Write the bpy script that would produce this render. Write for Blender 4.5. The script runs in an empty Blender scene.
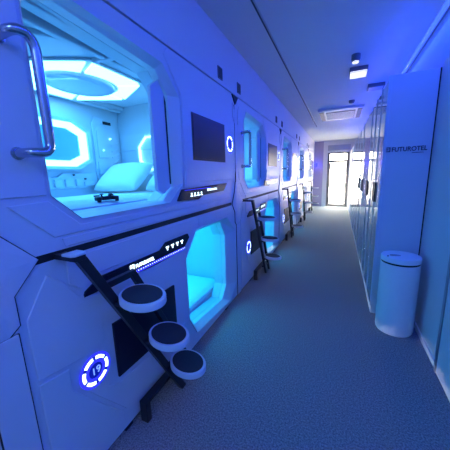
import bpy, bmesh, math, random
from mathutils import Vector, Matrix
random.seed(7)
C = bpy.context.scene.collection
PI = math.pi

# ------------------------------------------------------------------ camera
H = 1.55
cam_d = bpy.data.cameras.new('camera'); cam = bpy.data.objects.new('camera', cam_d); C.objects.link(cam)
cam_d.sensor_width = 36; cam_d.lens = 253.0/450*36; cam_d.clip_start = 0.02
X = (0.9131574, 0.05080624, -0.40442834)
Y = (0.40647717, -0.18733296, 0.89424978)
D = (0.03032929, 0.9809817, 0.19171605)
right = Vector((X[0], Y[0], -D[0])); down = Vector((X[1], Y[1], -D[1])); fwd = Vector((X[2], Y[2], -D[2]))
M = Matrix.Identity(4)
for i in range(3):
    M[i][0] = right[i]; M[i][1] = -down[i]; M[i][2] = -fwd[i]
M[2][3] = H
cam.matrix_world = M
bpy.context.scene.camera = cam

# ------------------------------------------------------------------ world (daylight outside the glass door)
w = bpy.data.worlds.new('daylight'); bpy.context.scene.world = w; w.use_nodes = True
bg = w.node_tree.nodes['Background']; bg.inputs[0].default_value = (1.0, 0.93, 0.80, 1); bg.inputs[1].default_value = 44.0

# ------------------------------------------------------------------ exposure
vs = bpy.context.scene.view_settings
vs.view_transform = 'Standard'; vs.look = 'None'; vs.gamma = 1.0; vs.exposure = 0.15; vs.use_curve_mapping = False

# ------------------------------------------------------------------ room lights and an added fill
def area(name, loc, direction, sx, sy, power, col, parent=None):
    l = bpy.data.lights.new(name, 'AREA'); l.shape = 'RECTANGLE'; l.size = sx; l.size_y = sy
    l.energy = power; l.color = col
    o = bpy.data.objects.new(name, l); C.objects.link(o)
    o.rotation_euler = Vector(direction).to_track_quat('-Z', 'Y').to_euler(); o.location = loc
    if parent: o.parent = parent
    return o
COVE = (0.018, 0.055, 1.0)
CYAN = (0.0, 0.31, 1.0); CYAN_LOW = (0.0, 0.55, 1.0)
# light of the blue cove tube that runs along the right side of the ceiling (turned so its long side follows the corridor)
def cove_light(name, y0, y1, power, x=0.71, z=2.84, d=(-0.55, 0, -0.9)):
    l = bpy.data.lights.new(name, 'AREA'); l.shape = 'RECTANGLE'; l.size = y1-y0; l.size_y = 0.05
    l.energy = power; l.color = COVE
    o = bpy.data.objects.new(name, l); C.objects.link(o)
    dz = -Vector(d).normalized(); dx = Vector((0, 1, 0)); dy = dz.cross(dx)
    m = Matrix.Identity(4)
    for i in range(3): m[i][0] = dx[i]; m[i][1] = dy[i]; m[i][2] = dz[i]
    m.translation = Vector((x, (y0+y1)/2, z)); o.matrix_world = m
    return o
cove_light('cove_light', -2.0, 10.6, 84)
# unseen soft blue fill added behind the camera to brighten the corridor
area('hall_fill', (-0.35, -1.1, 2.88), (0.35, 0.35, -1), 0.9, 0.9, 27, (0.20, 0.42, 1.0))

# ------------------------------------------------------------------ materials
def mat(name, col, rough=0.5, metal=0.0, noise=0.0, nscale=20, bump=0.0, bscale=200, coat=0.0, emis=None, estr=0.0, spec=0.5):
    m = bpy.data.materials.new(name); m.use_nodes = True
    nt = m.node_tree; b = nt.nodes['Principled BSDF']
    b.inputs['Base Color'].default_value = (*col, 1); b.inputs['Roughness'].default_value = rough
    b.inputs['Metallic'].default_value = metal; b.inputs['Specular IOR Level'].default_value = spec
    b.inputs['Coat Weight'].default_value = coat; b.inputs['Coat Roughness'].default_value = 0.05
    tc = nt.nodes.new('ShaderNodeTexCoord')
    if noise > 0:
        n = nt.nodes.new('ShaderNodeTexNoise'); n.inputs['Scale'].default_value = nscale; n.inputs['Detail'].default_value = 4
        r = nt.nodes.new('ShaderNodeMix'); r.data_type = 'RGBA'
        r.inputs[6].default_value = (*[c*(1-noise) for c in col], 1); r.inputs[7].default_value = (*[min(1, c*(1+noise)) for c in col], 1)
        nt.links.new(tc.outputs['Object'], n.inputs['Vector']); nt.links.new(n.outputs['Fac'], r.inputs[0])
        nt.links.new(r.outputs[2], b.inputs['Base Color'])
    if bump > 0:
        n = nt.nodes.new('ShaderNodeTexNoise'); n.inputs['Scale'].default_value = bscale; n.inputs['Detail'].default_value = 3
        bp = nt.nodes.new('ShaderNodeBump'); bp.inputs['Strength'].default_value = bump; bp.inputs['Distance'].default_value = 0.01
        nt.links.new(tc.outputs['Object'], n.inputs['Vector']); nt.links.new(n.outputs['Fac'], bp.inputs['Height'])
        nt.links.new(bp.outputs['Normal'], b.inputs['Normal'])
    if emis:
        b.inputs['Emission Color'].default_value = (*emis, 1); b.inputs['Emission Strength'].default_value = estr
    return m
m_shell = mat('white_pod_plastic', (0.72, 0.70, 0.74), 0.42, noise=0.03, nscale=3)
m_cabin = mat('cabin_plastic', (0.62, 0.66, 0.70), 0.45, noise=0.04, nscale=6)
m_wall = mat('painted_wall', (0.70, 0.69, 0.72), 0.75, noise=0.03, nscale=2, bump=0.05, bscale=60)
m_purple = mat('lilac_wall', (0.38, 0.33, 0.50), 0.8, noise=0.03)
m_ceil = mat('ceiling_paint', (0.74, 0.74, 0.74), 0.85, noise=0.02, nscale=2)
m_dark = mat('black_metal', (0.02, 0.02, 0.03), 0.35, metal=0.3, noise=0.1)
m_groove = mat('dark_gap', (0.01, 0.01, 0.015), 0.6, noise=0.05)
m_glassy = mat('dark_screen', (0.012, 0.012, 0.03), 0.35, noise=0.1, spec=0.3)
m_chrome = mat('polished_metal', (0.5, 0.5, 0.55), 0.18, metal=1.0, noise=0.03)
m_pad = mat('step_rubber', (0.03, 0.03, 0.04), 0.8, noise=0.15, nscale=80)
m_step = mat('step_plastic', (0.7, 0.7, 0.74), 0.4, noise=0.03)
m_linen = mat('white_linen', (0.80, 0.82, 0.84), 0.9, noise=0.03, nscale=8, bump=0.15, bscale=18)
m_locker = mat('locker_lacquer', (0.66, 0.68, 0.72), 0.07, noise=0.02, nscale=2, coat=0.8)
m_lockside = mat('locker_side', (0.60, 0.66, 0.74), 0.5, noise=0.02, nscale=2)
m_bin = mat('bin_enamel', (0.86, 0.88, 0.90), 0.35, noise=0.02)
m_alu = mat('aluminium', (0.42, 0.42, 0.44), 0.35, metal=0.8, noise=0.05)
m_frame = mat('door_frame_grey', (0.14, 0.13, 0.13), 0.5, noise=0.08)
m_text = mat('navy_print', (0.02, 0.025, 0.08), 0.6, noise=0.05)
m_led_w = mat('white_led', (0.9, 0.9, 0.9), 0.4, noise=0.01, emis=(0.72, 0.98, 1.0), estr=2.2)
m_led_ring = mat('cyan_white_led', (0.9, 0.9, 0.9), 0.4, noise=0.01, emis=(0.19, 0.62, 1.0), estr=3.9)
m_led_b = mat('blue_led', (0.1, 0.1, 0.5), 0.4, noise=0.01, emis=(0.03, 0.03, 1.0), estr=1.0)
m_badge = mat('badge_blue', (0.02, 0.03, 0.3), 0.4, noise=0.02, emis=(0.0, 0.01, 0.35), estr=0.5)
m_num = mat('dim_number', (0.3, 0.4, 0.8), 0.4, noise=0.01, emis=(0.25, 0.45, 1.0), estr=0.8)
m_cove = mat('cove_led', (0.2, 0.3, 0.8), 0.4, noise=0.01, emis=(0.06, 0.14, 1.0), estr=1.1)
m_dome = mat('lamp_dome', (0.6, 0.66, 0.72), 0.2, noise=0.02, coat=0.4)
m_mirror = mat('tinted_mirror', (0.35, 0.75, 0.85), 0.12, metal=0.6, noise=0.02)
m_grille = mat('vent_grille', (0.16, 0.16, 0.17), 0.6, noise=0.08)
m_lamp = mat('lamp_lens', (0.9, 0.9, 0.85), 0.4, noise=0.01, emis=(1.0, 0.98, 0.85), estr=0.7)
m_pastic = mat('fitting_plastic', (0.7, 0.7, 0.7), 0.5, noise=0.03)

def carpet():
    m = bpy.data.materials.new('carpet'); m.use_nodes = True; nt = m.node_tree; b = nt.nodes['Principled BSDF']
    tc = nt.nodes.new('ShaderNodeTexCoord')
    n = nt.nodes.new('ShaderNodeTexNoise'); n.inputs['Scale'].default_value = 100; n.inputs['Detail'].default_value = 5; n.inputs['Roughness'].default_value = 0.7
    r = nt.nodes.new('ShaderNodeValToRGB'); r.color_ramp.elements[0].position = 0.38; r.color_ramp.elements[1].position = 0.64
    r.color_ramp.elements[0].color = (0.085, 0.11, 0.125, 1); r.color_ramp.elements[1].color = (0.27, 0.32, 0.34, 1)
    bp = nt.nodes.new('ShaderNodeBump'); bp.inputs['Strength'].default_value = 0.35; bp.inputs['Distance'].default_value = 0.01
    nt.links.new(tc.outputs['Object'], n.inputs['Vector']); nt.links.new(n.outputs['Fac'], r.inputs['Fac'])
    nt.links.new(r.outputs['Color'], b.inputs['Base Color']); nt.links.new(n.outputs['Fac'], bp.inputs['Height'])
    nt.links.new(bp.outputs['Normal'], b.inputs['Normal']); b.inputs['Roughness'].default_value = 0.95
    return m
m_carpet = carpet()
def glass():
    m = bpy.data.materials.new('clear_glass'); m.use_nodes = True; nt = m.node_tree
    nt.nodes.remove(nt.nodes['Principled BSDF'])
    t = nt.nodes.new('ShaderNodeBsdfTransparent'); g = nt.nodes.new('ShaderNodeBsdfGlossy'); g.inputs['Roughness'].default_value = 0.03
    mx = nt.nodes.new('ShaderNodeMixShader'); mx.inputs[0].default_value = 0.06
    nt.links.new(t.outputs[0], mx.inputs[1]); nt.links.new(g.outputs[0], mx.inputs[2])
    nt.links.new(mx.outputs[0], nt.nodes['Material Output'].inputs['Surface'])
    return m
m_glass = glass()

# ------------------------------------------------------------------ mesh helpers
class MB:
    def __init__(s): s.bm = bmesh.new()
    def box(s, lo, hi):
        x0, y0, z0 = lo; x1, y1, z1 = hi
        v = [s.bm.verts.new(p) for p in ((x0,y0,z0),(x1,y0,z0),(x1,y1,z0),(x0,y1,z0),(x0,y0,z1),(x1,y0,z1),(x1,y1,z1),(x0,y1,z1))]
        for f in ((0,3,2,1),(4,5,6,7),(0,1,5,4),(1,2,6,5),(2,3,7,6),(3,0,4,7)): s.bm.faces.new([v[i] for i in f])
        return s
    def plate(s, poly, x0, x1, holes=(), ax='x'):
        """polygon in the plane across axis ax, extruded from x0 to x1, with holes"""
        def P(a, b, t): return {'x': (t, a, b), 'y': (a, t, b), 'z': (a, b, t)}[ax]
        rings = [poly] + list(holes); faces_e = []
        layers = []
        for t in (x0, x1):
            es = []; vs_ = []
            for r in rings:
                vv = [s.bm.verts.new(P(a, b, t)) for a, b in r]; vs_.append(vv)
                es += [s.bm.edges.new((vv[i], vv[(i+1) % len(vv)])) for i in range(len(vv))]
            if holes: bmesh.ops.triangle_fill(s.bm, edges=es, use_beauty=True, use_dissolve=False)
            else: s.bm.faces.new(vs_[0])
            layers.append(vs_)
        for a, b in zip(*layers):
            n = len(a)
            for i in range(n): s.bm.faces.new((a[i], a[(i+1) % n], b[(i+1) % n], b[i]))
        return s
    def loft(s, p0, x0, p1, x1, ax='x'):
        def P(a, b, t): return {'x': (t, a, b), 'y': (a, t, b), 'z': (a, b, t)}[ax]
        a = [s.bm.verts.new(P(*p, x0)) for p in p0]; b = [s.bm.verts.new(P(*p, x1)) for p in p1]; n = len(a)
        for i in range(n): s.bm.faces.new((a[i], a[(i+1) % n], b[(i+1) % n], b[i]))
        return s
    def band(s, po, pi_, x0, x1, ax='x', xi=None):
        """closed ring solid between outer polygon and inner polygon; xi lets the inner edge of the front sink"""
        if xi is None: xi = x1
        s.loft(po, x0, po, x1, ax); s.loft(po, x1, pi_, xi, ax); s.loft(pi_, xi, pi_, x0, ax); s.loft(pi_, x0, po, x0, ax)
        bmesh.ops.remove_doubles(s.bm, verts=s.bm.verts, dist=1e-6)
        return s
    def tube(s, pts, r, n=12, cap=True):
        pts = [Vector(p) for p in pts]; rings = []; up = Vector((0.31, 0.17, 0.93)).normalized()
        for i, p in enumerate(pts):
            t = (pts[min(i+1, len(pts)-1)]-pts[max(i-1, 0)]).normalized()
            u = (up-t*up.dot(t)).normalized(); v = t.cross(u); up = u
            rr = r[i] if isinstance(r, (list, tuple)) else r
            rings.append([s.bm.verts.new(p+u*rr*math.cos(2*PI*k/n)+v*rr*math.sin(2*PI*k/n)) for k in range(n)])
        for a, b in zip(rings, rings[1:]):
            for k in range(n): s.bm.faces.new((a[k], a[(k+1) % n], b[(k+1) % n], b[k]))
        if cap: s.bm.faces.new(rings[0]); s.bm.faces.new(rings[-1])
        return s
    def lathe(s, prof, c=(0, 0), n=40, sx=1, sy=1, rot=0):
        """profile of (radius, z) turned about the vertical; sx, sy squash it to an oval"""
        rings = []
        for r, z in prof:
            if r < 1e-6: rings.append([s.bm.verts.new((c[0], c[1], z))])
            else:
                ct, st_ = math.cos(math.radians(rot)), math.sin(math.radians(rot)); row = []
                for k in range(n):
                    u, v = r*sx*math.cos(2*PI*k/n), r*sy*math.sin(2*PI*k/n)
                    row.append(s.bm.verts.new((c[0]+u*ct-v*st_, c[1]+u*st_+v*ct, z)))
                rings.append(row)
        for a, b in zip(rings, rings[1:]):
            for k in range(n):
                q = (a[k % len(a)], a[(k+1) % len(a)], b[(k+1) % len(b)], b[k % len(b)])
                q = list(dict.fromkeys(q))
                if len(q) > 2: s.bm.faces.new(q)
        return s
    def bar(s, a, b, wy, wx):
        """rectangular bar from a to b, wy wide along y, wx along x"""
        a = Vector(a); b = Vector(b); v = []
        for p in (a, b):
            v.append([s.bm.verts.new(p+Vector((dx*wx/2, dy*wy/2, 0))) for dx, dy in ((-1,-1),(1,-1),(1,1),(-1,1))])
        for k in range(4): s.bm.faces.new((v[0][k], v[0][(k+1)%4], v[1][(k+1)%4], v[1][k]))
        s.bm.faces.new(v[0]); s.bm.faces.new(v[1])
        return s
    def done(s, name, m, parent=None, bevel=0, smooth=False, loc=None, kind=None, seg=2):
        bmesh.ops.recalc_face_normals(s.bm, faces=s.bm.faces)
        me = bpy.data.meshes.new(name); s.bm.to_mesh(me); s.bm.free()
        if smooth:
            for p in me.polygons: p.use_smooth = True
        me.materials.append(m)
        o = bpy.data.objects.new(name, me); C.objects.link(o)
        if parent: o.parent = parent
        if loc: o.location = loc
        if kind: o['kind'] = kind
        if bevel:
            b = o.modifiers.new('bevel', 'BEVEL'); b.width = bevel; b.segments = seg; b.limit_method = 'ANGLE'; b.angle_limit = math.radians(25)
        if smooth:
            e = o.modifiers.new('edges', 'EDGE_SPLIT'); e.split_angle = math.radians(40)
        return o
def tag(o, label, cat, group=None, kind=None):
    o['label'] = label; o['category'] = cat
    if group: o['group'] = group
    if kind: o['kind'] = kind
    return o
def thing(name, label, cat, loc=(0, 0, 0), group=None):
    o = bpy.data.objects.new(name, None); C.objects.link(o); o.location = loc; o.empty_display_size = 0.1
    return tag(o, label, cat, group)
def copy_tree(o, parent=None):
    c = o.copy(); C.objects.link(c)
    if parent: c.parent = parent
    for ch in list(o.children): copy_tree(ch, c)
    return c
def text(body, size, name, m, parent, frame='pod', loc=(0, 0, 0), depth=0.0015, width=None, align='LEFT', bold=0.0):
    cu = bpy.data.curves.new(name, 'FONT'); cu.body = body; cu.size = size; cu.extrude = depth; cu.align_x = align; cu.offset = bold
    t = bpy.data.objects.new(name, cu); C.objects.link(t)
    bpy.context.view_layer.update()
    me = bpy.data.meshes.new_from_object(t.evaluated_get(bpy.context.evaluated_depsgraph_get()))
    bpy.data.objects.remove(t)
    xs = [v.co.x for v in me.vertices]; w0 = max(xs)-min(xs)
    k = width/w0 if width else 1.0
    for v in me.vertices:
        a, b, c = v.co.x*k, v.co.y, v.co.z
        v.co = (c, a, b) if frame == 'pod' else (a, -c, b)
    me.materials.clear(); me.materials.append(m)
    o = bpy.data.objects.new(name, me); C.objects.link(o); o.location = loc
    if parent: o.parent = parent
    return o

# ------------------------------------------------------------------ setting
FX = -1.12; P = 2.44; B0 = 0.40; CZ = 2.92; YE = 12.70; YB = -2.10; WX = 0.77
def struct(o): o['kind'] = 'structure'; return o
struct(MB().box((-2.6, YB-0.1, -0.1), (1.0, YE+0.2, 0.0)).done('floor', m_carpet))
struct(MB().box((-2.6, YB-0.1, CZ), (1.0, YE+0.2, CZ+0.1)).done('ceiling', m_ceil))
struct(MB().box((-2.6, YB-0.1, 2.435), (FX, YE, CZ)).done('wall_left', m_wall))
struct(MB().box((WX, YB-0.1, 0), (1.0, YE+0.2, CZ)).done('wall_right', m_wall))
struct(MB().box((-2.6, YB-0.1, 0), (WX, YB, CZ)).done('wall_back', m_wall))
# end wall with the opening of the glass door
DX0, DX1, DZ = -0.54, 0.345, 2.34
we = MB().box((-2.6, YE, 0), (-0.72, YE+0.15, CZ)).done('wall_end', m_purple); struct(we)
wc = MB().box((-0.72, YE-0.12, 0), (DX0, YE+0.15, CZ)).box((DX1, YE-0.12, 0), (WX, YE+0.15, CZ)).box((DX0, YE-0.12, DZ+0.06), (DX1, YE+0.15, CZ)).done('trim_1', m_wall); struct(wc)
struct(MB().box((DX0-0.0, YE-0.2, 2.48), (DX1+0.02, YE-0.122, 2.72)).done('trim_2', m_alu, bevel=0.01))
# ceiling profile slot, closed by a thin track
struct(MB().box((-0.722, YB, CZ-0.006), (-0.706, 8.6, CZ-0.001)).done('trim_3', m_groove))
struct(MB().box((-0.705, YB, CZ-0.010), (-0.695, 8.6, CZ-0.001)).done('trim_4', m_alu))
# right wall: baseboard and the jamb and leaf of a side door
struct(MB().box((WX-0.012, 2.24, 0), (WX, 2.99, 0.05)).done('baseboard_right', m_lockside))
struct(MB().box((WX-0.024, 2.195, 0), (WX, 2.235, 2.3)).done('trim_5', m_alu, bevel=0.004))
sd = struct(MB().box((WX-0.020, 1.26, 0.01), (WX, 2.19, 2.25)).done('door_2', m_wall, bevel=0.003))
# end door: frame, transom bar, glass
d1 = MB().box((DX0, YE-0.06, 0), (DX0+0.10, YE+0.04, DZ+0.06)).box((DX1-0.10, YE-0.06, 0), (DX1, YE+0.04, DZ+0.06)) \
    .box((DX0+0.06, YE-0.06, DZ), (DX1-0.06, YE+0.04, DZ+0.06)).box((DX0+0.06, YE-0.06, 1.98), (DX1-0.06, YE+0.04, 2.08)) \
    .box((DX0+0.06, YE-0.06, 0), (DX1-0.06, YE+0.04, 0.05)).done('door_1', m_frame, bevel=0.004); struct(d1)
lf = MB().plate([(DX0+0.102, 0.055), (DX1-0.102, 0.055), (DX1-0.102, 1.975), (DX0+0.102, 1.975)], YE-0.03, YE+0.02,
                [[(DX0+0.135, 0.12), (DX1-0.135, 0.12), (DX1-0.135, 1.93), (DX0+0.135, 1.93)]], ax='y').done('door_leaf', m_frame, d1)
MB().box((DX0+0.135, YE-0.01, 0.12), (DX1-0.135, YE-0.004, 1.93)).done('glass_pane', m_glass, d1)
MB().box((DX0+0.06, YE-0.01, 2.08), (DX1-0.06, YE-0.004, DZ)).done('glass_pane', m_glass, d1)
MB().tube([(DX0+0.09, YE-0.03, 1.02), (DX0+0.09, YE-0.08, 1.02), (DX0+0.20, YE-0.08, 1.02)], 0.01).done('door_handle', m_alu, d1, smooth=True)
struct(MB().box((-3, YE+0.2, -0.12), (3, YE+4, -0.02)).done('ground_outside', m_wall))

# cove: a small ledge and the glowing tube along it
cv = thing('led_strip', 'glowing blue LED tube running along the top of the right wall', 'light strip', (WX-0.04, 5.1, CZ-0.05))
MB().tube([(0, YB-5.1+0.05, 0), (0, 5.6, 0)], 0.021).done('tube', m_cove, cv, smooth=True)
MB().box((0.019, YB-5.1+0.05, -0.01), (0.04, 5.6, 0.01)).done('mounting_rail', m_alu, cv)
# ------------------------------------------------------------------ pods
# polygons are (y, z) measured from the joint at the left of a pod, on the face plane x = 0
U_IN = [(.295,1.50),(.415,1.385),(1.10,1.385),(1.235,1.47),(1.235,2.13),(1.11,2.262),(.38,2.31),(.295,2.20)]
U_OUT = [(.282,1.49),(.41,1.370),(1.11,1.370),(1.29,1.50),(1.31,2.12),(1.13,2.295),(.37,2.33),(.282,2.21)]
L_OUT = [(1.27,.34),(1.38,.15),(2.16,.09),(2.36,.24),(2.36,.90),(2.12,1.10),(1.46,1.10),(1.27,.89)]
L_IN = [(1.31,.36),(1.42,.20),(2.05,.15),(2.17,.28),(2.17,.88),(2.05,1.06),(1.49,1.06),(1.31,.87)]
XB = -1.28
ZU = 1.247

def sh(poly, dz): return [(a, b-dz) for a, b in poly]
def octo(cy, cz, ry, rz, k=0.42):
    return [(cy-ry, cz-rz*k), (cy-ry*k, cz-rz), (cy+ry*k, cz-rz), (cy+ry, cz-rz*k), (cy+ry, cz+rz*k), (cy+ry*k, cz+rz), (cy-ry*k, cz+rz), (cy-ry, cz+rz*k)]
def chamf(poly, c, d): return poly

def relief(parent, polys, dz, x1=0.007, name='face_panel', m=m_shell):
    for p in polys: MB().plate(sh(p, dz), 0.0, x1).done(name, m, parent, bevel=0.004, seg=1)

def badge(parent, cy, cz, r, number=None):
    b = MB()
    n = 48
    disc = [(cy+r*1.12*math.cos(2*PI*k/n), cz+r*1.12*math.sin(2*PI*k/n)) for k in range(n)]
    d = b.plate(disc, 0.0, 0.008).done('number_badge', m_badge, parent)
    for k in range(6):
        a0 = 2*PI*k/6+0.13+PI/6; a1 = 2*PI*(k+1)/6-0.13+PI/6
        ps = [(cy+r*math.cos(a0+(a1-a0)*t/8), cz+r*math.sin(a0+(a1-a0)*t/8)) for t in range(9)]
        ps += [(cy+r*.79*math.cos(a1-(a1-a0)*t/8), cz+r*.79*math.sin(a1-(a1-a0)*t/8)) for t in range(9)]
        MB().plate(ps, 0.008, 0.012).done('light_segment', m_led_w, d)
    def circ(q): return [(cy+q*math.cos(2*PI*k/n), cz+q*math.sin(2*PI*k/n)) for k in range(n)]
    MB().band(circ(r*1.20), circ(r*1.05), 0.006, 0.011).done('blue_ring', m_led_b, d)  # glowing band stands in for the blue halo around the light segments
    MB().band(circ(r*.74), circ(r*.54), 0.008, 0.011).done('blue_ring', m_led_b, d)
    if number:
        text(number, r*.72, 'number', m_num, d, loc=(0.0095, cy-r*.34, cz-r*.27), width=r*.56)
    return d
def icon_row(parent, y0, z0, n, step, flip=False):
    for k in range(n):
        y = y0+k*step; s = -1 if flip else 1
        zc = z0+0.014
        q = MB()
        q.plate([(y+0.010*math.cos(a*PI/4), zc+s*0.008+0.006*math.sin(a*PI/4)) for a in range(8)], 0.012, 0.015) if not flip else \
            q.plate([(y-0.016, zc+0.004), (y+0.016, zc+0.004), (y+0.016, zc+0.014), (y-0.016, zc+0.014)], 0.012, 0.015)
        q.plate([(y-0.005, zc-0.014), (y+0.005, zc-0.014), (y+0.005, zc+0.003), (y-0.005, zc+0.003)], 0.012, 0.015)
        if not flip: q.plate([(y-0.017, zc-0.016), (y+0.017, zc-0.016), (y+0.017, zc-0.009), (y-0.017, zc-0.009)], 0.0125, 0.0155)
        q.done('icon', m_led_w, parent)
def logo_mark(parent, y, z, s):
    q = MB()
    sq = [(y, z), (y+s, z), (y+s, z+s), (y, z+s)]; t = s*.2
    q.band(sq, [(y+t, z+t), (y+s-t, z+t), (y+s-t, z+s-t), (y+t, z+s-t)], 0.012, 0.0145)
    q.box((0.012, y+t, z+s*.42), (0.0145, y+s*.62, z+s*.6))
    q.done('logo', m_led_w, parent)

def make_upper():
    dz = ZU
    r = thing('sleeping_pod', '', 'sleeping pod', (FX, B0, ZU), 'upper sleeping pods')
    rect = [(.012, ZU), (P-.012, ZU), (P-.012, 2.42), (.012, 2.42)]
    MB().plate(sh(rect, dz), -0.05, 0.0, [sh(U_OUT, dz)]).done('front_panel', m_shell, r)
    # cabin
    m = MB()
    m.box((XB-0.03, .015, 0.0), (-0.052, P-.015, 0.10))
    m.box((XB-0.03, .015, 1.10), (-0.052, P-.015, 1.17))
    m.box((XB-0.03, .015, 0.10), (XB, P-.015, 1.10))
    m.box((XB, .015, 0.10), (-0.052, .05, 1.10))
    m.box((XB, 1.96, 0.10), (-0.052, 2.0, 1.10))
    m.done('cabin_shell', m_cabin, r)
    # bevelled frame round the opening
    MB().band(sh(U_OUT, dz), sh(U_IN, dz), -0.10, 0.010, xi=-0.045).done('opening_frame', m_shell, r, bevel=0.004)
    # cyan inner jamb behind the frame
    MB().band(sh([(a+(-.02 if a < .7 else .02), b+(-.02 if b < 1.8 else .02)) for a, b in U_IN], dz), sh(U_IN, dz), -0.20, -0.102).done('inner_jamb', m_cabin, r)
    # retracted sliding door leaf at the right of the opening
    dl = MB().plate(sh([(1.065, 1.46), (1.13, 1.43), (1.222, 1.48), (1.222, 2.12), (1.15, 2.21), (1.065, 2.15)], dz), -0.085, -0.055).done('sliding_door', m_shell, r, bevel=0.004)
    MB().plate(sh([(1.205, 1.50), (1.22, 1.50), (1.22, 2.08), (1.205, 2.12)], dz), -0.056, -0.052).done('door_seal', m_groove, dl)
    # raised face panels
    relief(r, [[(.31,1.256),(2.21,1.256),(2.27,1.298),(.30,1.298)],
               [(.115,1.462),(.27,1.308),(2.26,1.305),(2.17,1.345),(1.12,1.345),(.40,1.345),(.268,1.468)],
               [(.09,1.49),(.268,1.49),(.268,2.23),(.345,2.345),(.345,2.41),(.05,2.41),(.05,1.60)],
               [(1.42,1.505),(2.37,1.505),(2.40,1.60),(2.40,2.30),(2.30,2.41),(1.19,2.41),(1.15,2.36),(1.335,2.15),(1.335,1.60)]], dz)
    # chevron ridge right of the opening
    MB().plate(sh([(1.30,1.46),(1.56,1.495),(1.335,1.63)], dz), 0.0, 0.018).done('chevron', m_shell, r, bevel=0.006)
    # screen
    s = MB().plate(sh([(1.48,1.70),(2.10,1.70),(2.10,2.045),(1.48,2.045)], dz), 0.0, 0.014).done('display', m_glassy, r, bevel=0.003)
    MB().band(sh([(1.465,1.685),(2.115,1.685),(2.115,2.06),(1.465,2.06)], dz), sh([(1.48,1.70),(2.10,1.70),(2.10,2.045),(1.48,2.045)], dz), 0.0, 0.010).done('bezel', m_dark, s)
    badge(r, 2.25, 1.885-dz, 0.082)
    # logo strip
    st = MB().plate(sh([(1.20,1.37),(1.52,1.355),(1.60,1.385),(2.05,1.395),(2.14,1.47),(1.27,1.455)], dz), 0.0, 0.012).done('sign_strip', m_glassy, r, bevel=0.002)
    icon_row(st, 1.40, 1.39-dz, 4, 0.055)
    logo_mark(st, 1.68, 1.415-dz, 0.022)
    text('FUTUROTEL', 0.026, 'lettering', m_led_w, st, loc=(0.0130, 1.71, 1.417-dz), width=0.17)
    MB().box((0.011, 1.30, 1.442-dz), (0.0135, 1.75, 1.447-dz)).done('light_line', m_led_b, st)
    # grab handle
    pts = [(0.0, .185, 2.05), (0.03, .185, 2.05)]
    for a in range(15, 91, 15):
        t = math.radians(a); pts.append((0.03+0.06*math.sin(t), .185+0.03*(1-math.cos(t)), 2.05+0.012*math.sin(t)))
    for a in range(0, 91, 15):
        t = math.radians(a); pts.append((0.09, .225+0.035*math.sin(t), 2.062-0.05*(1-math.cos(t))))
    for a in range(0, 91, 15):
        t = math.radians(a); pts.append((0.09, .26-0.035*(1-math.cos(t)), 1.69-0.035*math.sin(t)))
    for a in range(75, -1, -15):
        t = math.radians(a); pts.append((0.03+0.06*math.sin(t), .185+0.03*(1-math.cos(t)), 1.655))
    pts += [(0.0, .185, 1.655)]
    h = MB().tube([(x, y, z-dz) for x, y, z in pts], 0.0175, 14).done('grab_handle', m_chrome, r, smooth=True)
    for zz in (2.05, 1.655):
        MB().tube([(0.001, .185, zz-dz), (0.012, .185, zz-dz)], 0.024, 16).done('mounting_flange', m_chrome, h, smooth=True)
    # -------- cabin interior
    # ceiling ribs
    for k, (x0, x1, zz) in enumerate([(-0.16,-0.125,1.05),(-0.22,-0.20,1.07),(-0.30,-0.255,1.045),(-0.345,-0.33,1.07),(-1.24,-1.20,1.04),(-1.18,-1.165,1.06)]):
        MB().box((x0, .06, zz), (x1, 1.95, 1.10)).done('ceiling_rib', m_cabin, r, bevel=0.008)
    for k, yy in enumerate((.30, .92, 1.58)):
        MB().plate([(-0.12,1.10),(-0.12,1.03),(-0.38,1.045),(-0.42,1.10)], yy-0.012, yy+0.022, ax='y').done('ceiling_rib', m_cabin, r, bevel=0.006)
    MB().plate([(-0.46,.50),(-1.05,.50),(-1.16,.62),(-1.16,1.60),(-1.05,1.74),(-0.46,1.74),(-0.34,1.55),(-0.34,.66)], 1.072, 1.10, ax='z').done('ceiling_panel', m_cabin, r, bevel=0.008)
    # ring lamp
    cx, cy = -0.80, 1.14
    hexa = [(.40,-.235),(.40,.235),(.0,.46),(-.40,.235),(-.40,-.235),(.0,-.46)]
    base = MB().plate([(cx+a*1.05, cy+b*1.04) for a, b in hexa], 1.055, 1.072, ax='z').done('ring_lamp', m_cabin, r, bevel=0.006)
    for k in range(6):
        p, q = hexa[k], hexa[(k+1) % 6]
        a = (p[0]+(q[0]-p[0])*.05, p[1]+(q[1]-p[1])*.05); d = (p[0]+(q[0]-p[0])*.95, p[1]+(q[1]-p[1])*.95)
        a1 = math.atan2(a[1], a[0]); a0 = math.atan2(d[1], d[0])
        while a1 > a0+PI: a1 -= 2*PI
        while a1 < a0-PI: a1 += 2*PI
        arc = [(.262*math.cos(a0+(a1-a0)*t/8), .30*math.sin(a0+(a1-a0)*t/8)) for t in range(9)]
        MB().plate([(cx+u, cy+v) for u, v in [a, d]+arc], 1.042, 1.056, ax='z').done('light_segment', m_led_ring, base)
    MB().lathe([(0.262, 1.056), (0.255, 1.035), (0.22, 1.022), (0.15, 1.030), (0.0, 1.036)], (cx, cy), 40, .88, 1.05).done('lamp_dome', m_dome, base, smooth=True)
    lamp = area('ring_light', (cx, cy, 1.01), (0, 0, -1), 0.6, 0.6, 10.5, CYAN, r)
    # back wall: portal ring with tinted mirror
    pc, pz = 1.10, 1.885-dz
    po = octo(pc, pz, .42, .235, .62); pi_ = octo(pc, pz, .385, .205, .62); pm = octo(pc, pz, .315, .150, .62)
    port = MB().band(po, pi_, XB, XB+0.06, xi=XB+0.05).done('portal_frame', m_cabin, r, bevel=0.004)
    MB().band(pi_, pm, XB+0.005, XB+0.035, xi=XB+0.02).done('portal_light', m_led_ring, port)
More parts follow.
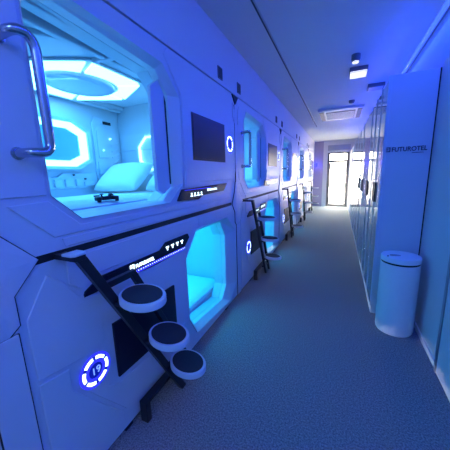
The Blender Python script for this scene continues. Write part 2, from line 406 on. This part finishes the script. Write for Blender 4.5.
    MB().plate(pm, XB+0.004, XB+0.010).done('portal_mirror', m_mirror, port)
    # wall panels, ledge, louvre arcs and little fittings
    W = XB
    MB().plate(sh([(1.58,1.50),(1.92,1.50),(1.92,2.05),(1.84,2.20),(1.62,2.20),(1.58,2.12)], dz), W, W+0.022).done('wall_panel', m_cabin, r, bevel=0.004)
    MB().plate(sh([(1.62,1.78),(1.74,1.78),(1.74,2.08),(1.70,2.14),(1.62,2.08)], dz), W+0.022, W+0.036).done('wall_panel', m_cabin, r, bevel=0.004)
    MB().plate(sh([(1.60,1.60),(1.66,1.53),(1.76,1.53),(1.76,1.74),(1.60,1.74)], dz), W+0.022, W+0.036).done('wall_panel', m_cabin, r, bevel=0.004)
    MB().plate(sh([(.30,1.47),(1.50,1.47),(1.56,1.52),(1.56,1.62),(1.20,1.62),(1.14,1.58),(.30,1.58)], dz), W, W+0.02).done('wall_panel', m_cabin, r, bevel=0.005)
    for k in range(6):
        z = 1.60+k*0.062
        MB().plate(sh([(1.80,z),(1.85,z+.012),(1.90,z+.045),(1.90,z+.058),(1.845,z+.026),(1.80,z+.013)], dz), W+0.022, W+0.036).done('louvre', m_cabin, r)
    MB().box((W+0.022, 1.72, 2.135-dz), (W+0.030, 1.82, 2.165-dz)).done('air_slot', m_groove, r)
    for y, z in ((1.68, 1.86), (1.79, 1.99), (1.42, 1.56), (1.30, 1.60), (1.02, 1.60)):
        MB().tube([(W+0.018, y, z-dz), (W+0.040, y, z-dz)], 0.008, 10).done('button', m_led_ring if y > 1.6 else m_dark, r)
    for y0, y1, z0, z1 in ((1.20,1.28,1.49,1.56),(1.31,1.36,1.49,1.56),(1.40,1.54,1.49,1.53),(1.60,1.66,1.60,1.66),(1.70,1.74,1.57,1.62),(1.10,1.16,1.49,1.56)):
        MB().box((W+0.02, y0, z0-dz), (W+0.045, y1, z1-dz)).done('wall_fitting', m_cabin, r, bevel=0.004)
    MB().box((W+0.02, 1.62, 1.475-dz), (W+0.05, 1.90, 1.50-dz)).done('wall_slot', m_groove, r)
    # headrest niche and octagon light on the end wall
    ec, ez = -0.80, 1.82-dz
    MB().band(octo(ec, ez, .185, .185), octo(ec, ez, .168, .168), 1.93, 1.96, ax='y').done('octagon_light', m_led_ring, r)
    MB().band(octo(ec, ez, .24, .24), octo(ec, ez, .20, .20), 1.945, 1.96, ax='y').done('wall_panel', m_cabin, r)
    MB().box((-1.26, 1.950, .62), (-0.1, 1.96, .80)).done('wall_panel', m_cabin, r, bevel=0.004)
    # opening in the machine section stays closed behind the face
    return r

def make_lower():
    r = thing('sleeping_pod', '', 'sleeping pod', (FX, B0, 0.0), 'lower sleeping pods')
    rect = [(.012, .05), (P-.012, .05), (P-.012, 1.212), (.012, 1.212)]
    MB().plate(rect, -0.05, 0.0, [L_OUT]).done('front_panel', m_shell, r)
    MB().box((-0.045, .16, 1.212), (-0.004, P-.16, ZU-0.001)).done('seam_strip', m_groove, r)
    m = MB()
    m.box((XB-0.03, .015, 0.05), (-0.052, P-.015, 0.12))
    m.box((XB-0.03, .015, 1.14), (-0.052, P-.015, 1.21))
    m.box((XB-0.03, .015, 0.12), (XB, P-.015, 1.14))
    m.box((XB, .25, 0.12), (-0.052, .29, 1.14))
    m.box((XB, P-.055, 0.12), (-0.052, P-.015, 1.14))
    m.done('cabin_shell', m_cabin, r)
    for yy in (.55, 1.15, 2.1):
        MB().box((-0.16, yy-0.03, 0.0), (-0.015, yy+0.03, 0.06)).done('foot', m_dark, r, bevel=0.004)
    MB().band(L_OUT, L_IN, -0.10, 0.010, xi=-0.05).done('opening_frame', m_shell, r, bevel=0.004)
    MB().band([(a+(-.02 if a < 1.7 else .02), b+(-.02 if b < .6 else .02)) for a, b in L_IN], L_IN, -0.20, -0.102).done('inner_jamb', m_cabin, r)
    relief(r, [[(.30,1.20),(1.40,1.20),(1.40,1.13),(1.28,1.115),(1.00,1.115),(.94,1.075),(.44,1.075),(.36,1.03),(.30,1.08)],
               [(1.50,1.20),(2.26,1.20),(2.28,1.16),(2.20,1.125),(1.50,1.125)],
               [(.11,1.00),(.11,.72),(.35,.68),(.44,.70),(.44,.80),(1.10,.80),(1.10,.97),(.44,.97),(.34,1.00),(.27,1.11),(.21,1.16)],
               [(.11,.70),(.11,.10),(.50,.10),(.50,.18),(.24,.56),(.24,.68)],
               [(.27,.55),(.53,.17),(1.21,.12),(1.21,.36),(.50,.38),(.43,.42),(.43,.655),(.36,.655)]], 0.0)
    # dark display below the sign strip
    dpoly = [(.50,.76),(1.08,.745),(1.08,.405),(.50,.42)]
    s = MB().plate(dpoly, 0.0, 0.014).done('display', m_glassy, r, bevel=0.003)
    st = MB().plate([(.36,.985),(.93,.97),(1.24,.985),(1.33,1.06),(1.31,1.095),(1.02,1.095),(.955,1.055),(.46,1.055),(.37,1.01)], 0.0, 0.012).done('sign_strip', m_glassy, r, bevel=0.002)
    logo_mark(st, .665, 1.008, 0.034)
    text('FUTUROTEL', 0.032, 'lettering', m_led_w, st, loc=(0.0130, .71, 1.012), width=0.17, bold=0.0006)
    icon_row(st, 1.03, 1.035, 4, 0.062, True)
    ll = MB().box((0.011, .60, .979), (0.0135, 1.25, 1.001)).done('light_line', m_led_b, st)
    q = MB()
    for k in range(30): q.box((0.0135, .62+k*.0215, .990), (0.0145, .626+k*.0215, .995))
    q.done('light_dots', m_led_w, st)
    MB().box((0.011, .50, 1.0), (0.014, .56, 1.045)).done('card_reader', m_dark, st)
    area('ceiling_glow', (-0.62, 1.55, 1.12), (0, 0, -1), 0.7, 1.2, 16.0, CYAN_LOW, r)
    MB().box((-0.95, .9, 1.125), (-0.3, 2.2, 1.139)).done('ceiling_lamp', m_dome, r, bevel=0.004)
    MB().plate([(.35,.45),(1.85,.45),(1.95,.55),(1.95,.72),(1.2,.72),(1.1,.62),(.35,.62)], XB, XB+0.10).done('wall_shelf', m_cabin, r, bevel=0.006)
    MB().band(octo(1.05, .85, .42, .19, .6), octo(1.05, .85, .36, .14, .6), XB, XB+0.04).done('portal_light', m_led_ring, r)
    return r

ORD = ['nearest the camera', 'second along the corridor', 'third along the corridor', 'fourth along the corridor', 'farthest, next to the end wall']
U = make_upper(); L = make_lower()
uppers = [U]; lowers = [L]
U['label'] = 'upper white sleeping pod nearest the camera, wide opening onto ring lamp and bed'
L['label'] = 'lower white sleeping pod nearest the camera, behind the closest ladder, with glowing badge reading 19'
for k in (1, 2, 3, 4, -1):
    u = copy_tree(U); l = copy_tree(L)
    u.location.y = B0+k*P; l.location.y = B0+k*P
    if k > 0:
        u['label'] = 'upper white sleeping pod with grab handle, %s' % ORD[k]
        l['label'] = 'lower white sleeping pod with cyan opening, %s' % ORD[k]
    else:
        u['label'] = 'upper white pod cut off by the left edge of the picture'
        l['label'] = 'lower white pod panel cut off at the bottom left corner of the picture'
    uppers.append(u); lowers.append(l)
badge(L, .365, .575, 0.076, '19')
for l in lowers[1:5]: pass
bd = None
for k, l in enumerate(lowers[1:5]):
    if bd is None: bd = badge(l, .40, .56, 0.082)
    else: copy_tree(bd, l)

# ------------------------------------------------------------------ joint covers
def make_joint():
    r = thing('joint_cover', '', 'cover panel', (FX, B0, 0.05), 'faceted covers between neighbouring pods')
    dz = 0.05
    hexp = [(-.155,1.225),(-.075,1.12),(-.075,1.00),(-.045,.97),(.045,.97),(.085,1.00),(.085,1.12),(.19,1.235),(.075,1.36),(.045,1.47),(-.045,1.47),(-.075,1.36)]
    inn = [(y*.45, 1.225+(z-1.225)*.75) for y, z in hexp]
    b = MB().loft(sh(hexp, dz), 0.0, sh(hexp, dz), 0.009).loft(sh(hexp, dz), 0.009, sh(inn, dz), 0.016)
    b.bm.faces.new([b.bm.verts.new((0.016, y, z-dz)) for y, z in inn])
    b.bm.faces.new([b.bm.verts.new((0.0, y, z-dz)) for y, z in hexp])
    bmesh.ops.remove_doubles(b.bm, verts=b.bm.verts, dist=1e-6)
    b.done('hexagonal_boss', m_shell, r)
    big = [(y+(.004 if y > 0 else -.004), 1.225+(z-1.225)*1.014) for y, z in hexp]
    MB().plate(sh(big, dz), 0.0005, 0.008).done('shadow_gap', m_groove, r)
    MB().box((0.0005, -.044, 0.0), (0.008, .079, .918)).done('shadow_gap', m_groove, r)
    MB().box((0.0005, -.038, 1.42), (0.008, .038, 2.27)).done('shadow_gap', m_groove, r)
    MB().box((0.0, -.04, 0.0), (0.012, .075, .918)).done('lower_strip', m_shell, r, bevel=0.003)
    MB().box((0.0, -.035, 1.42), (0.012, .035, 2.27)).done('upper_strip', m_shell, r, bevel=0.003)
    MB().plate(sh([(-.10,2.415),(.08,2.415),(-.01,2.325)], dz), 0.002, 0.014).done('dark_notch', m_groove, r)
    MB().plate(sh([(-.10,2.33),(-.05,2.26),(-.05,2.12),(-.10,2.19)], dz), 0.002, 0.016).done('chevron', m_shell, r, bevel=0.003)
    MB().plate(sh([(.10,2.33),(.05,2.26),(.05,2.12),(.10,2.19)], dz), 0.002, 0.016).done('chevron', m_shell, r, bevel=0.003)
    return r
J = make_joint()
J['label'] = 'white faceted joint cover at the left edge, left of the closest ladder'
for k, t in ((1, 'between the nearest and the second column of pods'), (2, 'between the second and third columns of pods'), (3, 'between the third and fourth columns of pods'), (4, 'between the fourth column of pods and the last')):
    j = copy_tree(J); j.location.y = B0+k*P; j['label'] = 'white faceted hexagonal joint cover ' + t

# ------------------------------------------------------------------ ladders
def make_ladder():
    r = thing('pod_ladder', '', 'ladder', (FX, B0, 0.0), 'slanted pod ladders with oval steps')
    y0, dy = .24, .67
    def ry(z): return y0+(1.24-z)/1.24*dy
    MB().bar((.12, ry(1.225), 1.225), (.12, ry(0.005), 0.005), 0.050, 0.032).done('rail', m_dark, r, bevel=0.003)
    MB().bar((.12, ry(1.05)+.19, 1.05), (.12, ry(0.005)+.19, 0.005), 0.040, 0.032).done('rail', m_dark, r, bevel=0.003)
    MB().box((.104, ry(1.05), 1.032), (.134, ry(1.05)+.21, 1.065)).done('cross_bar', m_dark, r, bevel=0.003)
    MB().plate([(.070,.205),(.125,.205),(.140,.218),(.140,.265),(.125,.278),(.070,.278)], 1.236, 1.248, ax='z').done('hook', m_step, r, bevel=0.003)
    MB().box((.002, .215, 1.214), (.138, .268, 1.236)).done('hook_block', m_dark, r, bevel=0.002)
    for z in (.965, .635, .315):
        c = (.250, ry(z)+.068)
        s = MB().lathe([(0.0, z-.020), (.93, z-.020), (1.0, z-.014), (1.0, z+.014), (.97, z+.020), (.86, z+.020), (0, z+.019)], c, 48, 0.140, 0.105, -20).done('step', m_step, r, smooth=True)
        MB().lathe([(0, z+.0192), (.86, z+.0205), (.86, z+.0225), (.84, z+.0235), (0, z+.0235)], c, 48, 0.140, 0.105, -20).done('grip_pad', m_pad, s)
        MB().box((.106, ry(z)-.005, z-.034), (.19, ry(z)+.185, z-.016)).done('bracket', m_dark, s)
    MB().box((.02, .575, .0), (.075, .615, .15)).box((.02, .615, .125), (.075, ry(0.13)+.20, .15)).box((.05, ry(0.13)-.01, .125), (.125, ry(0.13)+.20, .145)).done('base', m_dark, r, bevel=0.003)
    return r
LD = make_ladder(); LD.location.y += .04; LD['label'] = 'dark slanted ladder with three oval steps, closest to the camera'
for k, t in ((1, 'second from the camera'), (2, 'third from the camera'), (3, 'fourth from the camera'), (4, 'farthest, close to the end wall')):
    l = copy_tree(LD); l.location.y = B0+k*P; l['label'] = 'dark slanted ladder with oval steps, %s' % t

# ------------------------------------------------------------------ bedding
def pad_mesh(x0, x1, y0, y1, z0, z1, name, parent, m=m_linen, wob=0.006, seed=1):
    rnd = random.Random(seed); b = MB(); nx, ny = 26, 40; top = []
    ph = [rnd.uniform(0, 6) for _ in range(6)]
    for i in range(nx+1):
        row = []
        for j in range(ny+1):
            u, v = i/nx, j/ny
            e = min(u, 1-u)*nx/3; e2 = min(v, 1-v)*ny/3
            rd = math.sqrt(max(0, 1-(1-min(1, e))**2))*math.sqrt(max(0, 1-(1-min(1, e2))**2))
            z = z1-(z1-z0)*.45*(1-rd)+wob*rd*(math.sin(u*7+ph[0]+v*3)+math.sin(v*13+ph[1]+u*5)*.6+math.sin((u*9-v*17)+ph[2])*.4)
            row.append(b.bm.verts.new((x0+(x1-x0)*u, y0+(y1-y0)*v, z)))
        top.append(row)
    bot = {}
    rim = [top[0][j] for j in range(ny+1)]+[top[i][ny] for i in range(1, nx+1)]+[top[nx][j] for j in range(ny-1, -1, -1)]+[top[i][0] for i in range(nx-1, 0, -1)]
    for i in range(nx):
        for j in range(ny): b.bm.faces.new((top[i][j], top[i+1][j], top[i+1][j+1], top[i][j+1]))
    low = [b.bm.verts.new((v.co.x, v.co.y, z0)) for v in rim]
    n = len(rim)
    for k in range(n): b.bm.faces.new((rim[k], rim[(k+1) % n], low[(k+1) % n], low[k]))
    b.bm.faces.new(low)
    return b.done(name, m, parent, smooth=True)
def bed(ybase, zf, zt, y0, y1, label, x1=-0.215):
    t = thing('mattress', label, 'mattress', (FX, ybase, zf), 'pod mattresses')
    pad_mesh(XB+.035, x1, y0, y1, 0.0, (zt-zf)*.55, 'mattress_core', t, wob=0.0)
    pad_mesh(XB+.034, x1+.004, y0-.004+.01, y1-.01, (zt-zf)*.45, zt-zf, 'quilt', t, wob=0.004, seed=3)
    return t
TU = ['nearest the camera', 'second from the camera', 'third from the camera', 'fourth from the camera', 'farthest from the camera']
bu = bed(B0, ZU+.10, 1.408, .07, 1.93, 'white quilted mattress inside the upper pod nearest the camera')
bl = bed(B0, .12, .27, .31, P-.07, 'white quilted mattress inside the lower pod nearest the camera')
for k in (1, 2, 3, 4):
    c = copy_tree(bu); c.location.y += k*P; c['label'] = 'white quilted mattress inside the upper pod ' + TU[k]
    c = copy_tree(bl); c.location.y += k*P; c['label'] = 'white quilted mattress inside the lower pod ' + TU[k]
def pillow(loc, rot, L_, W_, T_, label, seed):
    rnd = random.Random(seed); b = MB(); n = 28
    def f(u, v):
        e = (1-abs(u)**3.2)*(1-abs(v)**3.2); return max(0, e)**.42
    g = []
    for s in (1, -1):
        rows = []
        for i in range(n+1):
            row = []
            for j in range(n+1):
                u = -1+2*i/n; v = -1+2*j/n
                k = 1-.06*(abs(u*v))+0
                x = u*L_/2*(1-.05*(1-v*v)*abs(u)**4); y = v*W_/2*(1-.06*(1-u*u)*abs(v)**4)
                z = s*T_/2*f(u, v)*(1+.05*math.sin(u*6+seed)+.04*math.sin(v*9+u*4+seed))
                row.append(b.bm.verts.new((x*k, y*k, z)))
            rows.append(row)
        for i in range(n):
            for j in range(n): b.bm.faces.new((rows[i][j], rows[i+1][j], rows[i+1][j+1], rows[i][j+1]))
    bmesh.ops.remove_doubles(b.bm, verts=b.bm.verts, dist=1e-5)
    o = b.done('pillow', m_linen, None, smooth=True); o.modifiers.remove(o.modifiers['edges'])
    o.location = loc; o.rotation_euler = rot
    return tag(o, label, 'pillow', 'pillows in the upper pods')
for k in range(3):
    w_ = ['in the nearest upper pod', 'in the second upper pod', 'in the third upper pod'][k]
    pillow((FX-.93, B0+1.62+k*P, 1.57), (math.radians(40), 0, 0), .60, .42, .13, 'white pillow nearer the back wall, leaning %s' % w_, 1)
    pillow((FX-.41, B0+1.70+k*P, 1.565), (math.radians(42), 0, math.radians(-6)), .42, .42, .13, 'white pillow nearer the corridor, leaning %s' % w_, 4)

def controller(loc, rz, label):
    t = thing('game_controller', label, 'game controller', loc, 'game controllers')
    t.rotation_euler = (0, 0, rz)
    b = MB()
    out = [(-.07,-.035),(-.075,.0),(-.062,.032),(-.03,.040),(.03,.040),(.062,.032),(.075,.0),(.07,-.035),(.055,-.048),(.040,-.035),(.030,-.008),(-.030,-.008),(-.040,-.035),(-.055,-.048)]
    b.plate(out, .008, .034, ax='z').done('body', m_dark, t, bevel=0.007, seg=3)
    for sx in (-1, 1):
        MB().box((sx*.045-.018, .030, .030), (sx*.045+.018, .046, .042)).done('trigger', m_dark, t, bevel=0.003)
        MB().lathe([(0, .034), (.006, .034), (.006, .044), (.012, .045), (.012, .050), (0, .051)], (sx*.028, -.0), 16).done('thumb_stick', m_dark, t, smooth=True)
        MB().tube([(sx*.056, -.030, .0), (sx*.056, -.030, .012)], .012, 12).done('grip', m_dark, t)
    return t
controller((FX-.27, B0+.80, 1.408), math.radians(70), 'black game controller lying on the mattress in the nearest upper pod')
controller((FX-.30, B0+1.52, .272), math.radians(60), 'small dark game controller on the mattress in the nearest lower pod')

# ------------------------------------------------------------------ vents above the pods
def make_vent():
    r = thing('wall_vent', '', 'vent', (FX, 0, 2.53), 'small dark vents above the pods')
    MB().box((0, -.05, -.055), (.010, .05, .055)).done('frame', m_grille, r, bevel=0.003)
    q = MB()
    for k in range(5): q.box((.010, -.040, -.042+k*.018), (.014, .040, -.034+k*.018))
    q.done('slats', m_groove, r)
    return r
V0 = make_vent(); first = True
for k in range(1, 5):
    for off, side in ((-.38, 'left'), (.13, 'right')):
        v = V0 if first else copy_tree(V0); first = False
        v.location.y = B0+k*P+off
        v['label'] = 'small dark vent above the pods, %s one of the %s pair from the camera' % (side, ['nearest', 'second', 'third', 'farthest'][k-1])

# ------------------------------------------------------------------ lockers
LW = 0.88; LY = 3.0; LX = 0.38
names = ['nearest', 'second', 'third', 'fourth', 'fifth', 'sixth', 'farthest']
def make_locker():
    r = thing('locker_cabinet', '', 'locker', (LX, LY, 0), 'tall lockers along the right wall')
    MB().box((.022, .004, .0), (WX-LX-.003, LW-.004, 2.42)).done('body', m_lockside, r, bevel=0.002)
    MB().box((WX-LX-.010, .001, .0), (WX-LX-.001, .0042, 2.42)).done('edge_gap', m_groove, r)
    for s in (0, 1):
        y0 = .012+s*LW/2; wd = LW/2-.030
        d = MB().box((.0, 0, .09), (.018, wd, 2.400)).done('door', m_locker, r, bevel=0.0015, loc=(.002, y0, 0))
        hy = wd-.05 if s == 0 else .05
        MB().box((-.016, hy-.016, 1.20), (.0, hy+.016, 1.42)).done('handle', m_dark, d, bevel=0.003)
        MB().box((-.006, hy-.014, 1.06), (.0, hy+.014, 1.12)).done('lock', m_alu, d, bevel=0.002)
    MB().box((.006, .006, 0), (.022, LW-.006, .085)).done('plinth', m_lockside, r)
    MB().box((-.004, -.002, .085), (.022, .010, 2.42)).box((-.004, LW/2-.016, .085), (.022, LW/2+.008, 2.42)).box((-.004, LW-.016, .085), (.022, LW-.004, 2.42)).done('stile', m_lockside, r, bevel=0.002)
    return r
struct(MB().box((LX+.005, LY+7*LW+.02, 0), (WX, YE-.12, 2.42)).done('trim_6', m_wall, bevel=0.004))
LK = make_locker()
lks = [LK]
for k in range(1, 7):
    c = copy_tree(LK); c.location.y = LY+k*LW; lks.append(c)
# the doors do not all hang quite flush: some stand a finger's width ajar
AJAR = [0.0, 0.0, 0.1, 2.0, 2.1, 0.0, 1.8, 0.1, 1.7, 0.0, 1.6, 1.6, 0.0, 1.5]
for k, c in enumerate(lks):
    for n_, dd in enumerate(sorted([q for q in c.children if q.name.startswith('door')], key=lambda q: q.location.y)):
        dd.rotation_euler = (0, 0, math.radians(AJAR[k*2+n_]))
for n, o in zip(names, lks): o['label'] = 'tall glossy white two-door locker on the right, %s in the row' % n
LK['label'] = 'tall glossy locker nearest the camera, its blue-lit side bearing the dark FUTUROTEL sign'
# sign on the side of the first locker
sg = thing('wall_sign', 'dark navy FUTUROTEL lettering on the side of the nearest locker', 'sign', (LX, LY+.004, 0))
text('FUTUROTEL', 0.058, 'lettering', m_text, sg, frame='y', loc=(.068, -.002, 1.728), width=.280, bold=0.001)
MB().box((.235, -.003, 1.708), (.325, -.0005, 1.713)).done('underline', m_text, sg)
q = MB(); s_ = .044; x_ = .014; z_ = 1.726
q.band([(x_, z_), (x_+s_, z_), (x_+s_, z_+s_), (x_, z_+s_)], [(x_+.008, z_+.008), (x_+s_-.008, z_+.008), (x_+s_-.008, z_+s_-.008), (x_+.008, z_+s_-.008)], -.004, -.001, ax='y')
q.box((x_+.006, -.004, z_+.018), (x_+.028, -.001, z_+.027)); q.done('logo_mark', m_text, sg)

# ------------------------------------------------------------------ bin
bn = thing('waste_bin', 'white cylindrical waste bin with dark band under its lid, beside the locker', 'bin', (.565, 2.755, 0))
MB().lathe([(0, .0), (.150, .0), (.156, .01), (.160, .03), (.160, .690), (.152, .698), (0, .698)], (0, 0), 64).done('body', m_bin, bn, smooth=True)
MB().lathe([(0, .698), (.155, .698), (.155, .716), (0, .716)], (0, 0), 64).done('band', m_groove, bn, smooth=True)
ld = MB().lathe([(0, .716), (.161, .716), (.161, .752), (.156, .762), (.10, .773), (0, .777)], (0, 0), 64).done('lid', m_bin, bn, smooth=True)
MB().lathe([(0, .770), (.034, .768), (.034, .776), (0, .777)], (-.055, -.055), 24, 1.3, .7).done('sensor_pad', m_alu, ld)
MB().lathe([(0, .764), (.008, .763), (.008, .770), (0, .7705)], (-.115, -.075), 12).done('indicator', m_dark, ld)

# ------------------------------------------------------------------ ceiling fittings
t = thing('smoke_detector', 'small ceiling sensor with a bright lens, nearest of the ceiling fittings', 'detector', (.105, 3.72, CZ))
MB().lathe([(0, 0), (.05, 0), (.05, -.05), (.042, -.075), (0, -.075)]).done('housing', m_grille, t, smooth=True)
MB().lathe([(0, -.0755), (.036, -.0755), (.034, -.090), (0, -.092)]).done('lens', m_lamp, t, smooth=True)
t = thing('emergency_light', 'flat boxed emergency lamp hanging from ceiling behind the small sensor', 'lamp', (.16, 4.25, CZ))
MB().box((-.11, -.14, -.055), (.11, .14, 0)).done('housing', m_grille, t, bevel=0.006)
MB().box((-.10, -.145, -.080), (.10, .08, -.056)).done('diffuser', m_lamp, t, bevel=0.004)
t = thing('ceiling_box', 'dark flat box on the ceiling beside the top of the lockers', 'ceiling fitting', (.46, 5.1, CZ))
MB().box((-.12, -.12, -.05), (.12, .12, 0)).done('housing', m_grille, t, bevel=0.005)
MB().box((-.10, -.10, -.056), (.10, .10, -.050)).done('cover', m_alu, t)
t = thing('smoke_detector', 'small dark round detector on the ceiling just before the air conditioner', 'detector', (.14, 5.9, CZ))
MB().lathe([(0, 0), (.055, 0), (.055, -.02), (.04, -.05), (0, -.055)]).done('housing', m_grille, t, smooth=True)
MB().lathe([(0, -.055), (.018, -.055), (.016, -.062), (0, -.063)]).done('sensor', m_alu, t, smooth=True)
t = thing('air_conditioner', 'white ceiling cassette air conditioner with grey intake grille near the far door', 'air conditioner', (-.06, 6.95, CZ))
MB().box((-.46, -.62, -.05), (.46, .62, 0)).done('housing', m_pastic, t, bevel=0.01)
MB().box((-.30, -.42, -.062), (.30, .42, -.050)).done('intake_grille', m_grille, t)
q = MB()
for k in range(12): q.box((-.29, -.40+k*.07, -.068), (.29, -.375+k*.07, -.062))
q.done('slats', m_pastic, t)
for sx in (-1, 1):
    MB().box((sx*.385-.045, -.50, -.060), (sx*.385+.045, .50, -.050)).done('air_outlet', m_grille, t)
t = thing('glow_patch_lamp', 'small blue lamp added for the glow patch on the lilac wall left of the glass door', 'lamp', (-1.0, YE, 1.90))  # box and point light added to make the blue light patch here
MB().box((-.05, -.04, -.09), (.05, 0, .09)).done('lamp_body', m_led_b, t, bevel=0.008)
l_ = bpy.data.lights.new('blue_glow', 'POINT'); l_.energy = 3; l_.color = (0.03, 0.04, 1.0); l_.shadow_soft_size = .05
lo = bpy.data.objects.new('blue_glow', l_); C.objects.link(lo); lo.parent = t; lo.location = (0, -.12, 0)
